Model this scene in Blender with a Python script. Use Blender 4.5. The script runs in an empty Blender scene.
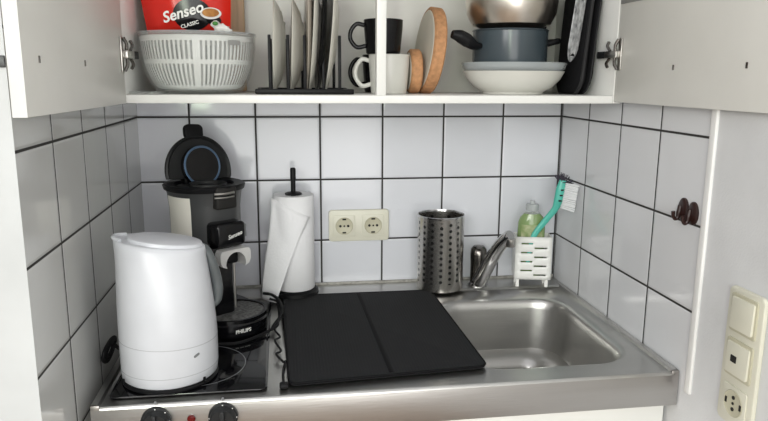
import bpy, bmesh, math, random
from mathutils import Vector, Matrix
random.seed(4)
PI = math.pi
C = bpy.context.scene.collection
W = 1.0167            # niche width
P = .15               # tile pitch
ZR = 1.318            # height of the uppermost visible grout line
WT = .90              # worktop height

# ------------------------------------------------------------ materials
def nt(m):
    return m.node_tree.nodes, m.node_tree.links
def mat(name, col, rough=.5, metal=0, bump=0, bscale=200, stretch=None, var=0, vscale=8, alpha=1, coat=0, spec=.5, trans=0, col2=None, sheen=0):
    m = bpy.data.materials.new(name); m.use_nodes = True
    N, L = nt(m); b = N['Principled BSDF']
    b.inputs['Base Color'].default_value = (*col, 1); b.inputs['Roughness'].default_value = rough
    b.inputs['Metallic'].default_value = metal; b.inputs['Alpha'].default_value = alpha
    b.inputs['Coat Weight'].default_value = coat; b.inputs['Specular IOR Level'].default_value = spec
    b.inputs['Transmission Weight'].default_value = trans; b.inputs['Sheen Weight'].default_value = sheen
    tc = N.new('ShaderNodeTexCoord'); mp = N.new('ShaderNodeMapping'); L.new(tc.outputs['Object'], mp.inputs[0])
    if stretch: mp.inputs['Scale'].default_value = stretch
    n = N.new('ShaderNodeTexNoise'); n.inputs['Scale'].default_value = bscale; n.inputs['Detail'].default_value = 4
    L.new(mp.outputs[0], n.inputs['Vector'])
    if bump:
        bp = N.new('ShaderNodeBump'); bp.inputs['Strength'].default_value = bump; bp.inputs['Distance'].default_value = .001
        L.new(n.outputs['Fac'], bp.inputs['Height']); L.new(bp.outputs[0], b.inputs['Normal'])
    # every surface carries at least a faint procedural variation of tone
    v = N.new('ShaderNodeTexNoise'); v.inputs['Scale'].default_value = vscale; v.inputs['Detail'].default_value = 5
    L.new((mp if stretch and var else tc).outputs[0 if stretch and var else 'Object'], v.inputs['Vector'])
    mx = N.new('ShaderNodeMix'); mx.data_type = 'RGBA'
    k = var or .04
    c2 = col2 or tuple(max(0, c*(1-k*2)) for c in col)
    c1 = col if col2 else tuple(min(1, c*(1+k*.6)) for c in col)
    mx.inputs[6].default_value = (*c1, 1); mx.inputs[7].default_value = (*c2, 1)
    cr = N.new('ShaderNodeMapRange'); cr.inputs[1].default_value = .35; cr.inputs[2].default_value = .7
    L.new(v.outputs['Fac'], cr.inputs[0]); L.new(cr.outputs[0], mx.inputs[0]); L.new(mx.outputs[2], b.inputs['Base Color'])
    return m

def math_node(N, L, op, a, b=None, c=None):
    n = N.new('ShaderNodeMath'); n.operation = op
    for i, v in enumerate((a, b, c)):
        if v is None: continue
        if isinstance(v, (int, float)): n.inputs[i].default_value = v
        else: L.new(v, n.inputs[i])
    return n.outputs[0]

def tile_mat(name, axis, off, col, gw=.0021, rough=.09):
    """glazed square tiles with dark grout: lines every P along axis (0 x / 1 y) from off and along z from ZR"""
    m = bpy.data.materials.new(name); m.use_nodes = True
    N, L = nt(m); b = N['Principled BSDF']
    g = N.new('ShaderNodeNewGeometry'); s = N.new('ShaderNodeSeparateXYZ'); L.new(g.outputs['Position'], s.inputs[0])
    def dist(o, of):
        a = math_node(N, L, 'SUBTRACT', s.outputs[o], of)
        a = math_node(N, L, 'ADD', a, 30*P)
        return math_node(N, L, 'PINGPONG', a, P/2), a
    d1, a1 = dist(axis, off); d2, a2 = dist(2, ZR)
    d = math_node(N, L, 'MINIMUM', d1, d2)
    gm = N.new('ShaderNodeMapRange'); gm.inputs[1].default_value = gw*.8; gm.inputs[2].default_value = gw*1.25
    L.new(d, gm.inputs[0])
    # per-tile tone
    i1 = math_node(N, L, 'FLOOR', math_node(N, L, 'DIVIDE', a1, P)); i2 = math_node(N, L, 'FLOOR', math_node(N, L, 'DIVIDE', a2, P))
    cv = N.new('ShaderNodeCombineXYZ'); L.new(i1, cv.inputs[0]); L.new(i2, cv.inputs[1])
    wn = N.new('ShaderNodeTexWhiteNoise'); L.new(cv.outputs[0], wn.inputs['Vector'])
    tone = N.new('ShaderNodeMapRange'); tone.inputs[3].default_value = .95; tone.inputs[4].default_value = 1.03; L.new(wn.outputs['Value'], tone.inputs[0])
    hsv = N.new('ShaderNodeHueSaturation'); hsv.inputs['Color'].default_value = (*col, 1); L.new(tone.outputs[0], hsv.inputs['Value'])
    mx = N.new('ShaderNodeMix'); mx.data_type = 'RGBA'; mx.inputs[6].default_value = (.028, .026, .024, 1)
    L.new(gm.outputs[0], mx.inputs[0]); L.new(hsv.outputs[0], mx.inputs[7]); L.new(mx.outputs[2], b.inputs['Base Color'])
    rr = N.new('ShaderNodeMapRange'); rr.inputs[3].default_value = .85; rr.inputs[4].default_value = rough; L.new(gm.outputs[0], rr.inputs[0]); L.new(rr.outputs[0], b.inputs['Roughness'])
    # softly wavy glaze, sunk joints
    n = N.new('ShaderNodeTexNoise'); n.inputs['Scale'].default_value = 14; n.inputs['Detail'].default_value = 2; L.new(g.outputs['Position'], n.inputs['Vector'])
    ed = N.new('ShaderNodeMapRange'); ed.inputs[1].default_value = gw*.8; ed.inputs[2].default_value = gw*2.6; L.new(d, ed.inputs[0])
    h = math_node(N, L, 'ADD', math_node(N, L, 'MULTIPLY', n.outputs['Fac'], .55), ed.outputs[0])
    bp = N.new('ShaderNodeBump'); bp.inputs['Strength'].default_value = .6; bp.inputs['Distance'].default_value = .0012
    L.new(h, bp.inputs['Height']); L.new(bp.outputs[0], b.inputs['Normal'])
    return m

def lin(r, g, b):
    f = lambda c: ((c/255+.055)/1.055)**2.4 if c > 10 else c/255/12.92
    return (f(r), f(g), f(b))

M = {}
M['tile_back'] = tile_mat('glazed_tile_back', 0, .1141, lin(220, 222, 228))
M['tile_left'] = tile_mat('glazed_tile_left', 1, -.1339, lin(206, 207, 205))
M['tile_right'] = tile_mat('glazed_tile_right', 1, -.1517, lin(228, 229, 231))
M['plaster'] = mat('white_plaster', lin(222, 223, 224), .9, bump=.5, bscale=260)
M['edgew'] = mat('white_edge_band', lin(214, 214, 211), .45)
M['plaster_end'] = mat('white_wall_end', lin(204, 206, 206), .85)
M['trimw'] = mat('white_plastic_trim', lin(246, 246, 244), .4)
M['floor'] = mat('brown_floor', lin(150, 128, 108), .5, var=.2, vscale=5)
M['lam'] = mat('white_laminate', lin(236, 236, 232), .42, var=.015)
M['lamdoor'] = mat('white_door_laminate', lin(222, 221, 215), .38, var=.02)
M['steel'] = mat('brushed_steel', lin(200, 199, 196), .3, 1, bump=.25, bscale=420, stretch=(.03, 1, 1), var=.1, vscale=5)
M['steelfront'] = mat('stained_steel_front', lin(196, 194, 192), .36, 1, bump=.2, bscale=420, stretch=(.05, 1, 1), var=.14, vscale=9, col2=lin(164, 158, 152))
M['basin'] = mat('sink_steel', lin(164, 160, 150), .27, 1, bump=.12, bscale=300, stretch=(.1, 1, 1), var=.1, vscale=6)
M['chrome'] = mat('chrome', lin(205, 205, 205), .12, 1)
M['chromedark'] = mat('dull_chrome', lin(120, 116, 112), .22, 1, var=.2, vscale=30)
M['black'] = mat('black_plastic', (.006, .006, .007), .45, spec=.2)
M['blackgloss'] = mat('black_gloss_plastic', (.004, .004, .005), .16, spec=.35)
M['glass_hob'] = mat('black_ceramic_glass', (.004, .004, .005), .06)
M['rubber'] = mat('black_rubber', (.008, .008, .009), .6, spec=.25)
M['mat'] = mat('black_mat_fabric', (.016, .016, .018), .88, bump=.5, bscale=500, spec=.2)
M['matedge'] = mat('black_mat_binding', (.004, .004, .005), .7, spec=.15)
M['kettle'] = mat('white_glossy_plastic', lin(210, 212, 217), .28, spec=.5)
M['kettlegrey'] = mat('smoke_grey_plastic', lin(92, 97, 99), .3)
M['grey'] = mat('grey_print', lin(120, 122, 124), .5)
M['paper'] = mat('white_paper', lin(240, 240, 242), .95, bump=.6, bscale=180)
M['cream'] = mat('cream_plastic', lin(222, 220, 203), .35)
M['creamdark'] = mat('cream_plastic_recess', lin(196, 192, 168), .4)
M['hole'] = mat('dark_hole', (.01, .009, .008), .7)
M['white'] = mat('white_plastic', lin(240, 240, 236), .35)
M['ceramic'] = mat('white_ceramic', lin(214, 213, 206), .25)
M['ceramicgrey'] = mat('pale_grey_ceramic', lin(196, 194, 184), .3)
M['blackcer'] = mat('black_ceramic', (.005, .005, .006), .22, spec=.3)
M['palegrey'] = mat('pale_silver_paint', lin(214, 214, 212), .3, .15)
M['silver'] = mat('satin_silver', lin(196, 193, 188), .28, 1)
M['beigepanel'] = mat('brownish_glaze', lin(170, 162, 150), .35)
M['champagne'] = mat('champagne_panel', lin(242, 238, 228), .35, .1)
M['blue'] = mat('blue_ring_plastic', lin(88, 112, 140), .3)
M['darkgrey'] = mat('dark_grey_plastic', lin(36, 37, 38), .45, spec=.3)
M['lidblack'] = mat('charcoal_lid_plastic', lin(28, 29, 30), .45, spec=.3)
M['midgrey'] = mat('grey_machine_plastic', lin(62, 63, 64), .35)
M['red'] = mat('red_foil', lin(222, 38, 24), .25, bump=1, bscale=14, spec=.6)
M['redlamp'] = mat('red_lamp_plastic', lin(96, 14, 14), .2)
M['wood'] = mat('pale_beech', lin(214, 182, 146), .5, stretch=(1, 1, .08), var=.15, vscale=60)
M['cork'] = mat('brown_cork', lin(190, 140, 98), .8, bump=.8, bscale=220, var=.14, vscale=90)
M['corkface'] = mat('pale_cork_face', lin(206, 200, 186), .7, var=.06)
M['pot'] = mat('slate_enamel', lin(66, 76, 82), .22, var=.05)
M['steelpot'] = mat('polished_steel_bowl', lin(215, 208, 198), .3, 1)
M['fabric'] = mat('black_quilted_fabric', (.009, .009, .010), .95, bump=.7, bscale=220, spec=.15)
M['seam'] = mat('charcoal_binding', (.014, .014, .015), .8)
M['print'] = mat('printed_cotton', lin(206, 208, 210), .9, col2=lin(96, 98, 102), vscale=70)
M['brown'] = mat('dark_brown_plastic', lin(44, 22, 19), .35)
M['teal'] = mat('turquoise_plastic', lin(86, 190, 172), .35)
M['bristle'] = mat('white_bristles', lin(232, 234, 235), .8, bump=1, bscale=300)
M['bristledark'] = mat('dark_bristles', lin(70, 66, 78), .8, bump=1, bscale=300)
M['soap'] = mat('green_washing_up_liquid', lin(134, 158, 104), .15, coat=.4)
M['clear'] = mat('clear_plastic', lin(225, 230, 228), .1, alpha=.17)
M['clearcap'] = mat('frosted_cap', lin(190, 195, 195), .2, alpha=.75)
M['glassware'] = mat('clear_glass', lin(205, 212, 214), .05, alpha=.45)
M['lblgreen'] = mat('pale_bottle_label', lin(196, 196, 160), .5, col2=lin(110, 140, 70), vscale=50)
M['greenprint'] = mat('green_print', lin(70, 140, 60), .5)
M['crema'] = mat('coffee_crema', lin(206, 146, 70), .4, col2=lin(150, 92, 40), vscale=60)
M['speckle'] = mat('speckled_drip_tray', lin(120, 120, 118), .5, col2=lin(20, 20, 20), vscale=190)
M['seamgrey'] = mat('seam_shadow_plastic', lin(176, 178, 182), .5)
M['sealant'] = mat('worn_sealant', lin(186, 184, 178), .8, col2=lin(130, 128, 122), vscale=60)
M['greyband'] = mat('plain_grey', lin(150, 150, 148), .5)  # plain grey for the door strip and the spinner label

def dotted_steel():
    m = mat('perforated_steel', lin(198, 195, 190), .24, 1, bump=.1, bscale=300, stretch=(1, 1, .05))
    N, L = nt(m); b = N['Principled BSDF']
    tc = N.new('ShaderNodeTexCoord'); s = N.new('ShaderNodeSeparateXYZ'); L.new(tc.outputs['Object'], s.inputs[0])
    ang = math_node(N, L, 'ARCTAN2', s.outputs[1], s.outputs[0])
    R = .056; pz = .0145; nseg = 16
    pa = 2*PI/nseg
    a = math_node(N, L, 'ADD', ang, 4*PI)
    ai = math_node(N, L, 'FLOOR', math_node(N, L, 'DIVIDE', a, pa))
    par = math_node(N, L, 'MODULO', ai, 2)
    da = math_node(N, L, 'MULTIPLY', math_node(N, L, 'SUBTRACT', math_node(N, L, 'MODULO', a, pa), pa/2), R)
    z = math_node(N, L, 'ADD', s.outputs[2], math_node(N, L, 'MULTIPLY', par, pz/2))
    dz = math_node(N, L, 'SUBTRACT', math_node(N, L, 'MODULO', z, pz), pz/2)
    d = math_node(N, L, 'SQRT', math_node(N, L, 'ADD', math_node(N, L, 'POWER', math_node(N, L, 'ABSOLUTE', da), 2), math_node(N, L, 'POWER', math_node(N, L, 'ABSOLUTE', dz), 2)))
    inside = math_node(N, L, 'LESS_THAN', d, .0040)
    # bands of five hole columns with a plain strip between them
    grp = math_node(N, L, 'LESS_THAN', math_node(N, L, 'MODULO', math_node(N, L, 'ADD', ai, 1), 8), 6.5)
    zl = math_node(N, L, 'MULTIPLY', math_node(N, L, 'GREATER_THAN', s.outputs[2], .022), math_node(N, L, 'LESS_THAN', s.outputs[2], .172))
    f = math_node(N, L, 'MULTIPLY', math_node(N, L, 'MULTIPLY', inside, zl), grp)
    old = b.inputs['Base Color'].links[0].from_socket
    mx = N.new('ShaderNodeMix'); mx.data_type = 'RGBA'; L.new(f, mx.inputs[0]); L.new(old, mx.inputs[6]); mx.inputs[7].default_value = (.01, .01, .01, 1)
    L.new(mx.outputs[2], b.inputs['Base Color'])
    L.new(math_node(N, L, 'SUBTRACT', 1, f), b.inputs['Metallic'])
    return m
M['perf'] = dotted_steel()

def ribbed(name, col):
    m = mat(name, col, .85, spec=.25)
    N, L = nt(m); b = N['Principled BSDF']
    tc = N.new('ShaderNodeTexCoord'); s = N.new('ShaderNodeSeparateXYZ'); L.new(tc.outputs['Object'], s.inputs[0])
    w = math_node(N, L, 'SINE', math_node(N, L, 'MULTIPLY', s.outputs[0], 1100))
    bp = N.new('ShaderNodeBump'); bp.inputs['Strength'].default_value = .25; bp.inputs['Distance'].default_value = .0004
    L.new(w, bp.inputs['Height']); L.new(bp.outputs[0], b.inputs['Normal'])
    return m
M['ribmat'] = ribbed('ribbed_black_mat', (.017, .0175, .019))

# ------------------------------------------------------------ mesh helpers
def link(name, bm, m, parent=None, loc=None, sharp=35, rot=None):
    bmesh.ops.recalc_face_normals(bm, faces=bm.faces[:])
    me = bpy.data.meshes.new(name); bm.to_mesh(me); bm.free()
    for p in me.polygons: p.use_smooth = True
    me.set_sharp_from_angle(angle=math.radians(sharp))
    if m: me.materials.append(m)
    o = bpy.data.objects.new(name, me); C.objects.link(o)
    if parent: o.parent = parent
    if loc: o.location = loc
    if rot: o.rotation_euler = rot
    return o
def tag(o, label=None, cat=None, group=None, kind=None):
    if label: o['label'] = label
    if cat: o['category'] = cat
    if group: o['group'] = group
    if kind: o['kind'] = kind
    return o
def thing(name, label, cat, loc=(0, 0, 0), rot=(0, 0, 0), group=None):
    o = bpy.data.objects.new(name, None); C.objects.link(o); o.location = loc; o.rotation_euler = rot
    o.empty_display_size = .05
    return tag(o, label, cat, group)
def box(bm, a, b, bev=0, seg=2, mtx=None):
    r = bmesh.ops.create_cube(bm, size=1)
    vs = r['verts']
    for v in vs: v.co = Vector([(a[i]+b[i])/2+v.co[i]*(b[i]-a[i]) for i in range(3)])
    if bev:
        es = list({e for v in vs for e in v.link_edges})
        q = bmesh.ops.bevel(bm, geom=es, offset=bev, segments=seg, affect='EDGES', profile=.5)
        vs = list({v for f in q['faces'] for v in f.verts} | {v for v in vs if v.is_valid})
    if mtx: bmesh.ops.transform(bm, matrix=mtx, verts=vs)
    return vs
def bx(a, b, bev=0, seg=2):
    bm = bmesh.new(); box(bm, a, b, bev, seg); return bm
def loft(bm, rings, cap0=True, cap1=True, closed=True, skip=None):
    R = [[bm.verts.new(p) for p in r] for r in rings]
    n = len(R[0])
    for i in range(len(R)-1):
        for j in range(n if closed else n-1):
            if skip and skip(i, j): continue
            k = (j+1) % n
            bm.faces.new((R[i][j], R[i][k], R[i+1][k], R[i+1][j]))
    if cap0: bm.faces.new(R[0])
    if cap1: bm.faces.new(R[-1])
    return R
def lathe(bm, prof, n=48, mtx=None, skip=None, cap0=False, cap1=False):
    rings = []
    for r, z in prof:
        r = max(r, 1e-5)
        rings.append([Vector((r*math.cos(2*PI*j/n), r*math.sin(2*PI*j/n), z)) for j in range(n)])
    if mtx: rings = [[mtx @ p for p in r] for r in rings]
    R = loft(bm, rings, cap0, cap1, True, skip)
    bmesh.ops.remove_doubles(bm, verts=[v for r in R for v in r], dist=2e-5)
def lt(prof, n=48, **k):
    bm = bmesh.new(); lathe(bm, prof, n, **k); return bm
def catmull(pts, m=8):
    pts = [Vector(p) for p in pts]; out = []
    q = [2*pts[0]-pts[1]]+pts+[2*pts[-1]-pts[-2]]
    for i in range(1, len(q)-2):
        for k in range(m):
            t = k/m
            out.append(.5*((2*q[i])+(-q[i-1]+q[i+1])*t+(2*q[i-1]-5*q[i]+4*q[i+1]-q[i+2])*t*t+(-q[i-1]+3*q[i]-3*q[i+1]+q[i+2])*t**3))
    out.append(pts[-1]); return out
def tube(bm, pts, r, n=12, sm=8, caps=True, sy=1):
    """r: number or list (one per control point)"""
    if sm: cp = catmull(pts, sm)
    else: cp = [Vector(p) for p in pts]
    if isinstance(r, (int, float)): rr = [r]*len(cp)
    else:
        rr = []
        for i in range(len(cp)):
            t = i/(len(cp)-1)*(len(r)-1); a = int(t); b = min(a+1, len(r)-1); rr.append(r[a]*(1-t+a)+r[b]*(t-a))
    t0 = (cp[1]-cp[0]).normalized(); up = Vector((0, 0, 1)) if abs(t0.z) < .9 else Vector((0, 1, 0))
    nx = t0.cross(up).normalized(); rings = []
    for i, p in enumerate(cp):
        t = (cp[min(i+1, len(cp)-1)]-cp[max(i-1, 0)]).normalized()
        nx = (nx-t*nx.dot(t)).normalized(); ny = t.cross(nx)
        rings.append([p+nx*math.cos(2*PI*j/n)*rr[i]+ny*math.sin(2*PI*j/n)*rr[i]*sy for j in range(n)])
    loft(bm, rings, caps, caps)
def tb(pts, r, **k):
    bm = bmesh.new(); tube(bm, pts, r, **k); return bm
def rrect(w, h, r, n=8, cx=0, cy=0):
    """rounded rectangle outline, ccw"""
    out = []
    for qx, qy, a0 in ((1, 1, 0), (-1, 1, 90), (-1, -1, 180), (1, -1, 270)):
        for k in range(n+1):
            a = math.radians(a0+90*k/n)
            out.append((cx+qx*(w/2-r)+r*math.cos(a), cy+qy*(h/2-r)+r*math.sin(a)))
    return out
def slab(bm, w, h, t, r, bev=.001, n=8, mtx=None, cx=0, cy=0):
    """rounded plate in XY, thickness along +z, softened top and bottom edges"""
    rings = []
    for ins, z in ((bev, 0), (0, bev), (0, t-bev), (bev*.3, t-bev*.3), (bev, t)):
        rings.append([Vector((x, y, z)) for x, y in rrect(w-2*ins, h-2*ins, max(r-ins, .0005), n, cx, cy)])
    if mtx: rings = [[mtx @ p for p in q] for q in rings]
    loft(bm, rings)
def sl(w, h, t, r, **k):
    bm = bmesh.new(); slab(bm, w, h, t, r, **k); return bm
def disc(bm, c, r, t, axis='z', n=24, bev=.0004):
    R = {'z': Matrix(), 'x': Matrix.Rotation(PI/2, 4, 'Y'), '-x': Matrix.Rotation(-PI/2, 4, 'Y'), '-y': Matrix.Rotation(PI/2, 4, 'X')}[axis]
    lathe(bm, [(0, 0), (r, 0), (r, t-bev), (r-bev, t), (0, t)], n, Matrix.Translation(c) @ R)
def text_bm(s, size, ext=.0002, shear=0, align='CENTER', bold=0):
    cu = bpy.data.curves.new('t', 'FONT'); cu.body = s; cu.size = size; cu.extrude = ext; cu.shear = shear
    cu.align_x = align; cu.align_y = 'CENTER'; cu.offset = bold; cu.resolution_u = 3
    o = bpy.data.objects.new('t', cu); C.objects.link(o)
    dg = bpy.context.evaluated_depsgraph_get(); me = bpy.data.meshes.new_from_object(o.evaluated_get(dg))
    bm = bmesh.new(); bm.from_mesh(me)
    bpy.data.objects.remove(o); bpy.data.curves.remove(cu); bpy.data.meshes.remove(me)
    return bm
def lettering(name, s, size, m, parent, mtx, **k):
    bm = text_bm(s, size, **k); bmesh.ops.transform(bm, matrix=mtx, verts=bm.verts[:])
    return link(name, bm, m, parent)
FRONT = Matrix.Rotation(PI/2, 4, 'X')      # text plane XY -> XZ facing -y

# ------------------------------------------------------------ the setting
S = lambda o: tag(o, kind='structure')
S(link('wall_back', bx((-.12, 0, 0), (W+.12, .1, 2.6)), M['tile_back']))
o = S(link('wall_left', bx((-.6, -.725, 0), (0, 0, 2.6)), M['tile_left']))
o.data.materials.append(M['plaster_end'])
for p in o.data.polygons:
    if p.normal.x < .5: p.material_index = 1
S(link('wall_right', bx((W, -.604, .874), (W+.1, 0, 2.6)), M['tile_right']))
S(link('wall_right_lower', bx((W, -.604, 0), (W+.1, 0, .874)), M['plaster']))
S(link('wall_right_plaster', bx((W, -3.4, 0), (W+.1, -.604, 2.6)), M['plaster']))
S(link('floor', bx((-2.6, -3.4, -.05), (W+.1, 0, 0)), M['floor']))
# white profile that closes the tiling on the right
S(link('trim_1', bx((W-.005, -.618, .8745), (W+.001, -.603, 2.2), .002, 3), M['trimw']))
# wall behind the photographer with its window
bm = bmesh.new()
wy0, wy1 = -3.5, -3.4
for a, b in (((-2.6, wy0, 0), (-.36, wy1, 2.6)), ((-.19, wy0, 0), (W+.1, wy1, 2.6)), ((-.36, wy0, 0), (-.19, wy1, 1.2)), ((-.36, wy0, 2.1), (-.19, wy1, 2.6))):
    box(bm, a, b)
S(link('wall_rear', bm, M['plaster']))

# ------------------------------------------------------------ worktop with sink
wt = thing('kitchen_worktop', 'stainless steel worktop with pressed sink bowl across the niche', 'worktop', (0, 0, 0))
X0, X1, YF, YL = .019, 1.0142, -.583, -.080
RIM = .0048; RX = .014
def worktop():
    bm = bmesh.new()
    # bowl opening
    cx, cy, w, h = .8075, -.339, .309, .364
    n = 10
    def ring(ins, z, rad): return [Vector((x, y, z)) for x, y in rrect(w-2*ins, h-2*ins, rad, n, cx, cy)]
    rings = [ring(-.012, WT, .082), ring(-.004, WT-.0015, .075), ring(0, WT-.005, .071), ring(.003, WT-.012, .069)]
    for i in range(1, 9):
        t = i/8; rings.append(ring(.003+.012*t, WT-.012-.105*t, .069-.004*t))
    for i in range(1, 9):
        a = i/8*PI/2; rings.append(ring(.015+.045*math.sin(a)*1.0, WT-.117-.045*(1-math.cos(a)), max(.065-.02*i/8, .03)))
    for i in range(1, 5):
        rings.append(ring(.060+.022*i, WT-.162-.0015*i, .045))
    R = loft(bm, rings, False, True)
    # flat field round the bowl
    ox = [(X0+RX, YF+.010), (X1-RX, YF+.010), (X1-RX, YL-.004), (X0+RX, YL-.004)]
    ov = [bm.verts.new((x, y, WT)) for x, y in ox]
    oe = [bm.edges.new((ov[i], ov[(i+1) % 4])) for i in range(4)]
    ie = [bm.edges.get((R[0][i], R[0][(i+1) % len(R[0])])) for i in range(len(R[0]))]
    bmesh.ops.triangle_fill(bm, use_beauty=True, edges=oe+ie)
    nz = set(v.index for v in ov)
    # rear ledge, side rims and rolled front edge as swept profiles
    def strip(pts):
        for a, b in zip(pts[:-1], pts[1:]):
            v = [bm.verts.new(p) for p in (a[0], a[1], b[1], b[0])]; bm.faces.new(v)
    xa, xb = X0+RX, X1-RX
    strip([((xa, YL-.004, WT), (xb, YL-.004, WT)), ((xa, YL, WT+.002), (xb, YL, WT+.002)), ((xa, YL+.002, WT+RIM), (xb, YL+.002, WT+RIM)), ((xa, YL+.004, WT+RIM+.0006), (xb, YL+.004, WT+RIM+.0006)),
           ((xa, 0, WT+RIM), (xb, 0, WT+RIM))])
    for xi, xo in ((xa, X0), (xb, X1)):
        s = 1 if xo > xi else -1
        y0, y1 = YF+.004, 0
        strip([((xi, y0, WT), (xi, YL-.004, WT)), ((xi+s*.003, y0, WT+RIM), (xi+s*.003, y1, WT+RIM)), ((xo-s*.0015, y0, WT+RIM), (xo-s*.0015, y1, WT+RIM)), ((xo, y0, WT+RIM-.002), (xo, y1, WT+RIM-.002)), ((xo, y0, WT-.055), (xo, y1, WT-.055))])
    prof = [(YF+.010, WT), (YF+.006, WT+.0012), (YF+.003, WT+.001), (YF+.001, WT-.001), (YF, WT-.004)]
    strip([((xa, y, z), (xb, y, z)) for y, z in prof])
    bmesh.ops.remove_doubles(bm, verts=bm.verts[:], dist=5e-5)
    return bm
o = link('steel_top', worktop(), M['steel'], wt, sharp=40)
# front fascia, corner capped to the rim height
bm = bmesh.new(); box(bm, (X0, YF, WT-.062), (X1, YF+.006, WT-.003), .0012)
for xa in (X0, X1-RX): box(bm, (xa, YF+.0005, WT-.01), (xa+RX, YF+.006, WT+RIM-.0008), .0015)
link('front_fascia', bm, M['steelfront'], wt)
bm = bmesh.new(); box(bm, (X0+.01, YF+.01, WT-.066), (X1-.006, YF+.05, WT-.060))
link('cream_underside', bm, M['cream'], wt)
link('sealant_strip', bx((X0, -.006, WT+RIM-.001), (X1, -.0005, WT+RIM+.006), .002), M['sealant'], wt)
bm = bmesh.new(); lathe(bm, [(0, .003), (.016, .003), (.019, .0015), (.03, .001), (.034, .003), (.036, 0)], 32, Matrix.Translation((.80, -.336, WT-.1682)))
dr = link('sink_drain', bm, M['chrome'], wt)
bm = bmesh.new()
for k in range(8):
    a = k*PI/4; disc(bm, (.80+.010*math.cos(a), -.336+.010*math.sin(a), WT-.1652), .0022, .0006)
link('drain_hole', bm, M['hole'], dr)

# ------------------------------------------------------------ base cabinet
bc = thing('base_cabinet', 'white laminate base cabinet under the steel worktop', 'cabinet', (0, 0, 0))
bm = bmesh.new()
box(bm, (X0+.006, -.532, .08), (X0+.022, -.01, WT-.074)); box(bm, (X1-.022, -.532, .08), (X1-.006, -.01, WT-.074))
box(bm, (X0+.022, -.532, .08), (X1-.022, -.01, .096)); box(bm, (X0+.022, -.016, .096), (X1-.022, -.01, WT-.15))
box(bm, (X0+.03, -.46, 0), (X1-.03, -.445, .08))
link('carcass', bm, M['lam'], bc)
for x0, x1 in ((X0+.006, .508), (.511, X1-.004)):
    d = link('door', bx((x0, -.552, .09), (x1, -.534, WT-.078), .0015), M['lam'], bc)
    hx = x1-.04 if x0 < .3 else x0+.04
    link('handle', tb([(hx, -.553, .70), (hx, -.577, .705), (hx, -.579, .76), (hx, -.577, .815), (hx, -.553, .82)], .005), M['silver'], d)
for x in (.885, .965):
    bm = bmesh.new(); box(bm, (x-.005, -.553, WT-.0775), (x+.005, -.543, WT-.0725), .0015); link('bumper', bm, M['rubber'], bc)

# ------------------------------------------------------------ hob
hb = thing('ceramic_hob', 'black glass two-ring hob set in the steel worktop under the kettle', 'hob', (0, 0, 0))
gx0, gx1, gy0, gy1 = .040, .292, -.556, -.100
bm = sl(gx1-gx0, gy1-gy0, .0035, .012, mtx=Matrix.Translation(((gx0+gx1)/2, (gy0+gy1)/2, WT+.0005)))
link('glass_plate', bm, M['glass_hob'], hb)
def ringmesh(cx, cy, r, w=.0009):
    bm = bmesh.new(); z = WT+.0042; n = 64
    a = [bm.verts.new((cx+(r-w)*math.cos(2*PI*i/n), cy+(r-w)*math.sin(2*PI*i/n), z)) for i in range(n)]
    b = [bm.verts.new((cx+(r+w)*math.cos(2*PI*i/n), cy+(r+w)*math.sin(2*PI*i/n), z)) for i in range(n)]
    for i in range(n): bm.faces.new((a[i], a[(i+1) % n], b[(i+1) % n], b[i]))
    return bm
link('cooking_ring', ringmesh(.163, -.446, .088), M['grey'], hb)
link('cooking_ring', ringmesh(.163, -.215, .075), M['grey'], hb)
for kx in (.118, .222):
    kz = .8745
    bm = bmesh.new()
    lathe(bm, [(0, 0), (.0235, 0), (.0235, .006), (.021, .008), (.0195, .018), (.018, .020), (0, .020)], 40, Matrix.Translation((kx, YF, kz)) @ Matrix.Rotation(PI/2, 4, 'X'))
    k = link('control_knob', bm, M['darkgrey'], hb)
    box_bm = bx((kx-.0035, YF-.026, kz-.0185), (kx+.0035, YF-.018, kz+.0185), .0015); link('grip', box_bm, M['darkgrey'], k)
    bm = bmesh.new()
    for i in range(7):
        a = math.radians(90-i*45+0)
        disc(bm, (kx+.0215*math.cos(a), YF-.0074, kz+.0215*math.sin(a)), .0011, .0006, '-y', 8)
    link('dial_mark', bm, M['white'], k)
    bm = bmesh.new(); disc(bm, (kx, YF, kz+.030), .0022, .001, '-y', 12); link('panel_mark', bm, M['grey'], k)
bm = lt([(0, 0), (.0065, 0), (.0065, .003), (.005, .005), (0, .006)], 24, mtx=Matrix.Translation((.172, YF, .8735)) @ Matrix.Rotation(PI/2, 4, 'X'))
link('indicator_light', bm, M['redlamp'], hb)

# ------------------------------------------------------------ kettle
KX, KY = .1265, -.482
kt = thing('electric_kettle', 'white plastic electric kettle with grey handle standing on the black hob', 'kettle', (KX, KY, WT+.0045))
bm = lt([(0, 0), (.076, 0), (.083, .002), (.084, .005), (.081, .0075), (0, .0078)], 56)
link('power_base', bm, M['black'], kt)
kt.scale = (.955, .955, 1)
def kring(z, cx, rx, ry, sl_, n=56):
    out = []
    for j in range(n):
        a = 2*PI*j/n; x = rx*math.cos(a); y = ry*math.sin(a)
        out.append(Vector((cx+x, y, z+sl_*(x-rx)*-1*0+sl_*x)))
    return out
prof = [(.0078, 0, .079, .078, 0), (.0105, 0, .0825, .080, 0), (.026, .0005, .0838, .081, 0), (.050, .0005, .0842, .081, 0), (.077, .0005, .0842, .081, -.03),
        (.105, 0, .0836, .080, -.04), (.135, -.001, .0820, .077, -.05), (.165, -.002, .0800, .073, -.07), (.195, -.0035, .0780, .067, -.09), (.216, -.005, .0765, .062, -.105), (.230, -.006, .0768, .058, -.115), (.236, -.0065, .0765, .055, -.12), (.238, -.0065, .074, .052, -.12), (.2375, -.0065, .068, .046, -.12)]
bm = bmesh.new(); R = loft(bm, [kring(*p) for p in prof], True, True)
kb = link('body', bm, M['kettle'], kt, sharp=50)
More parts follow.
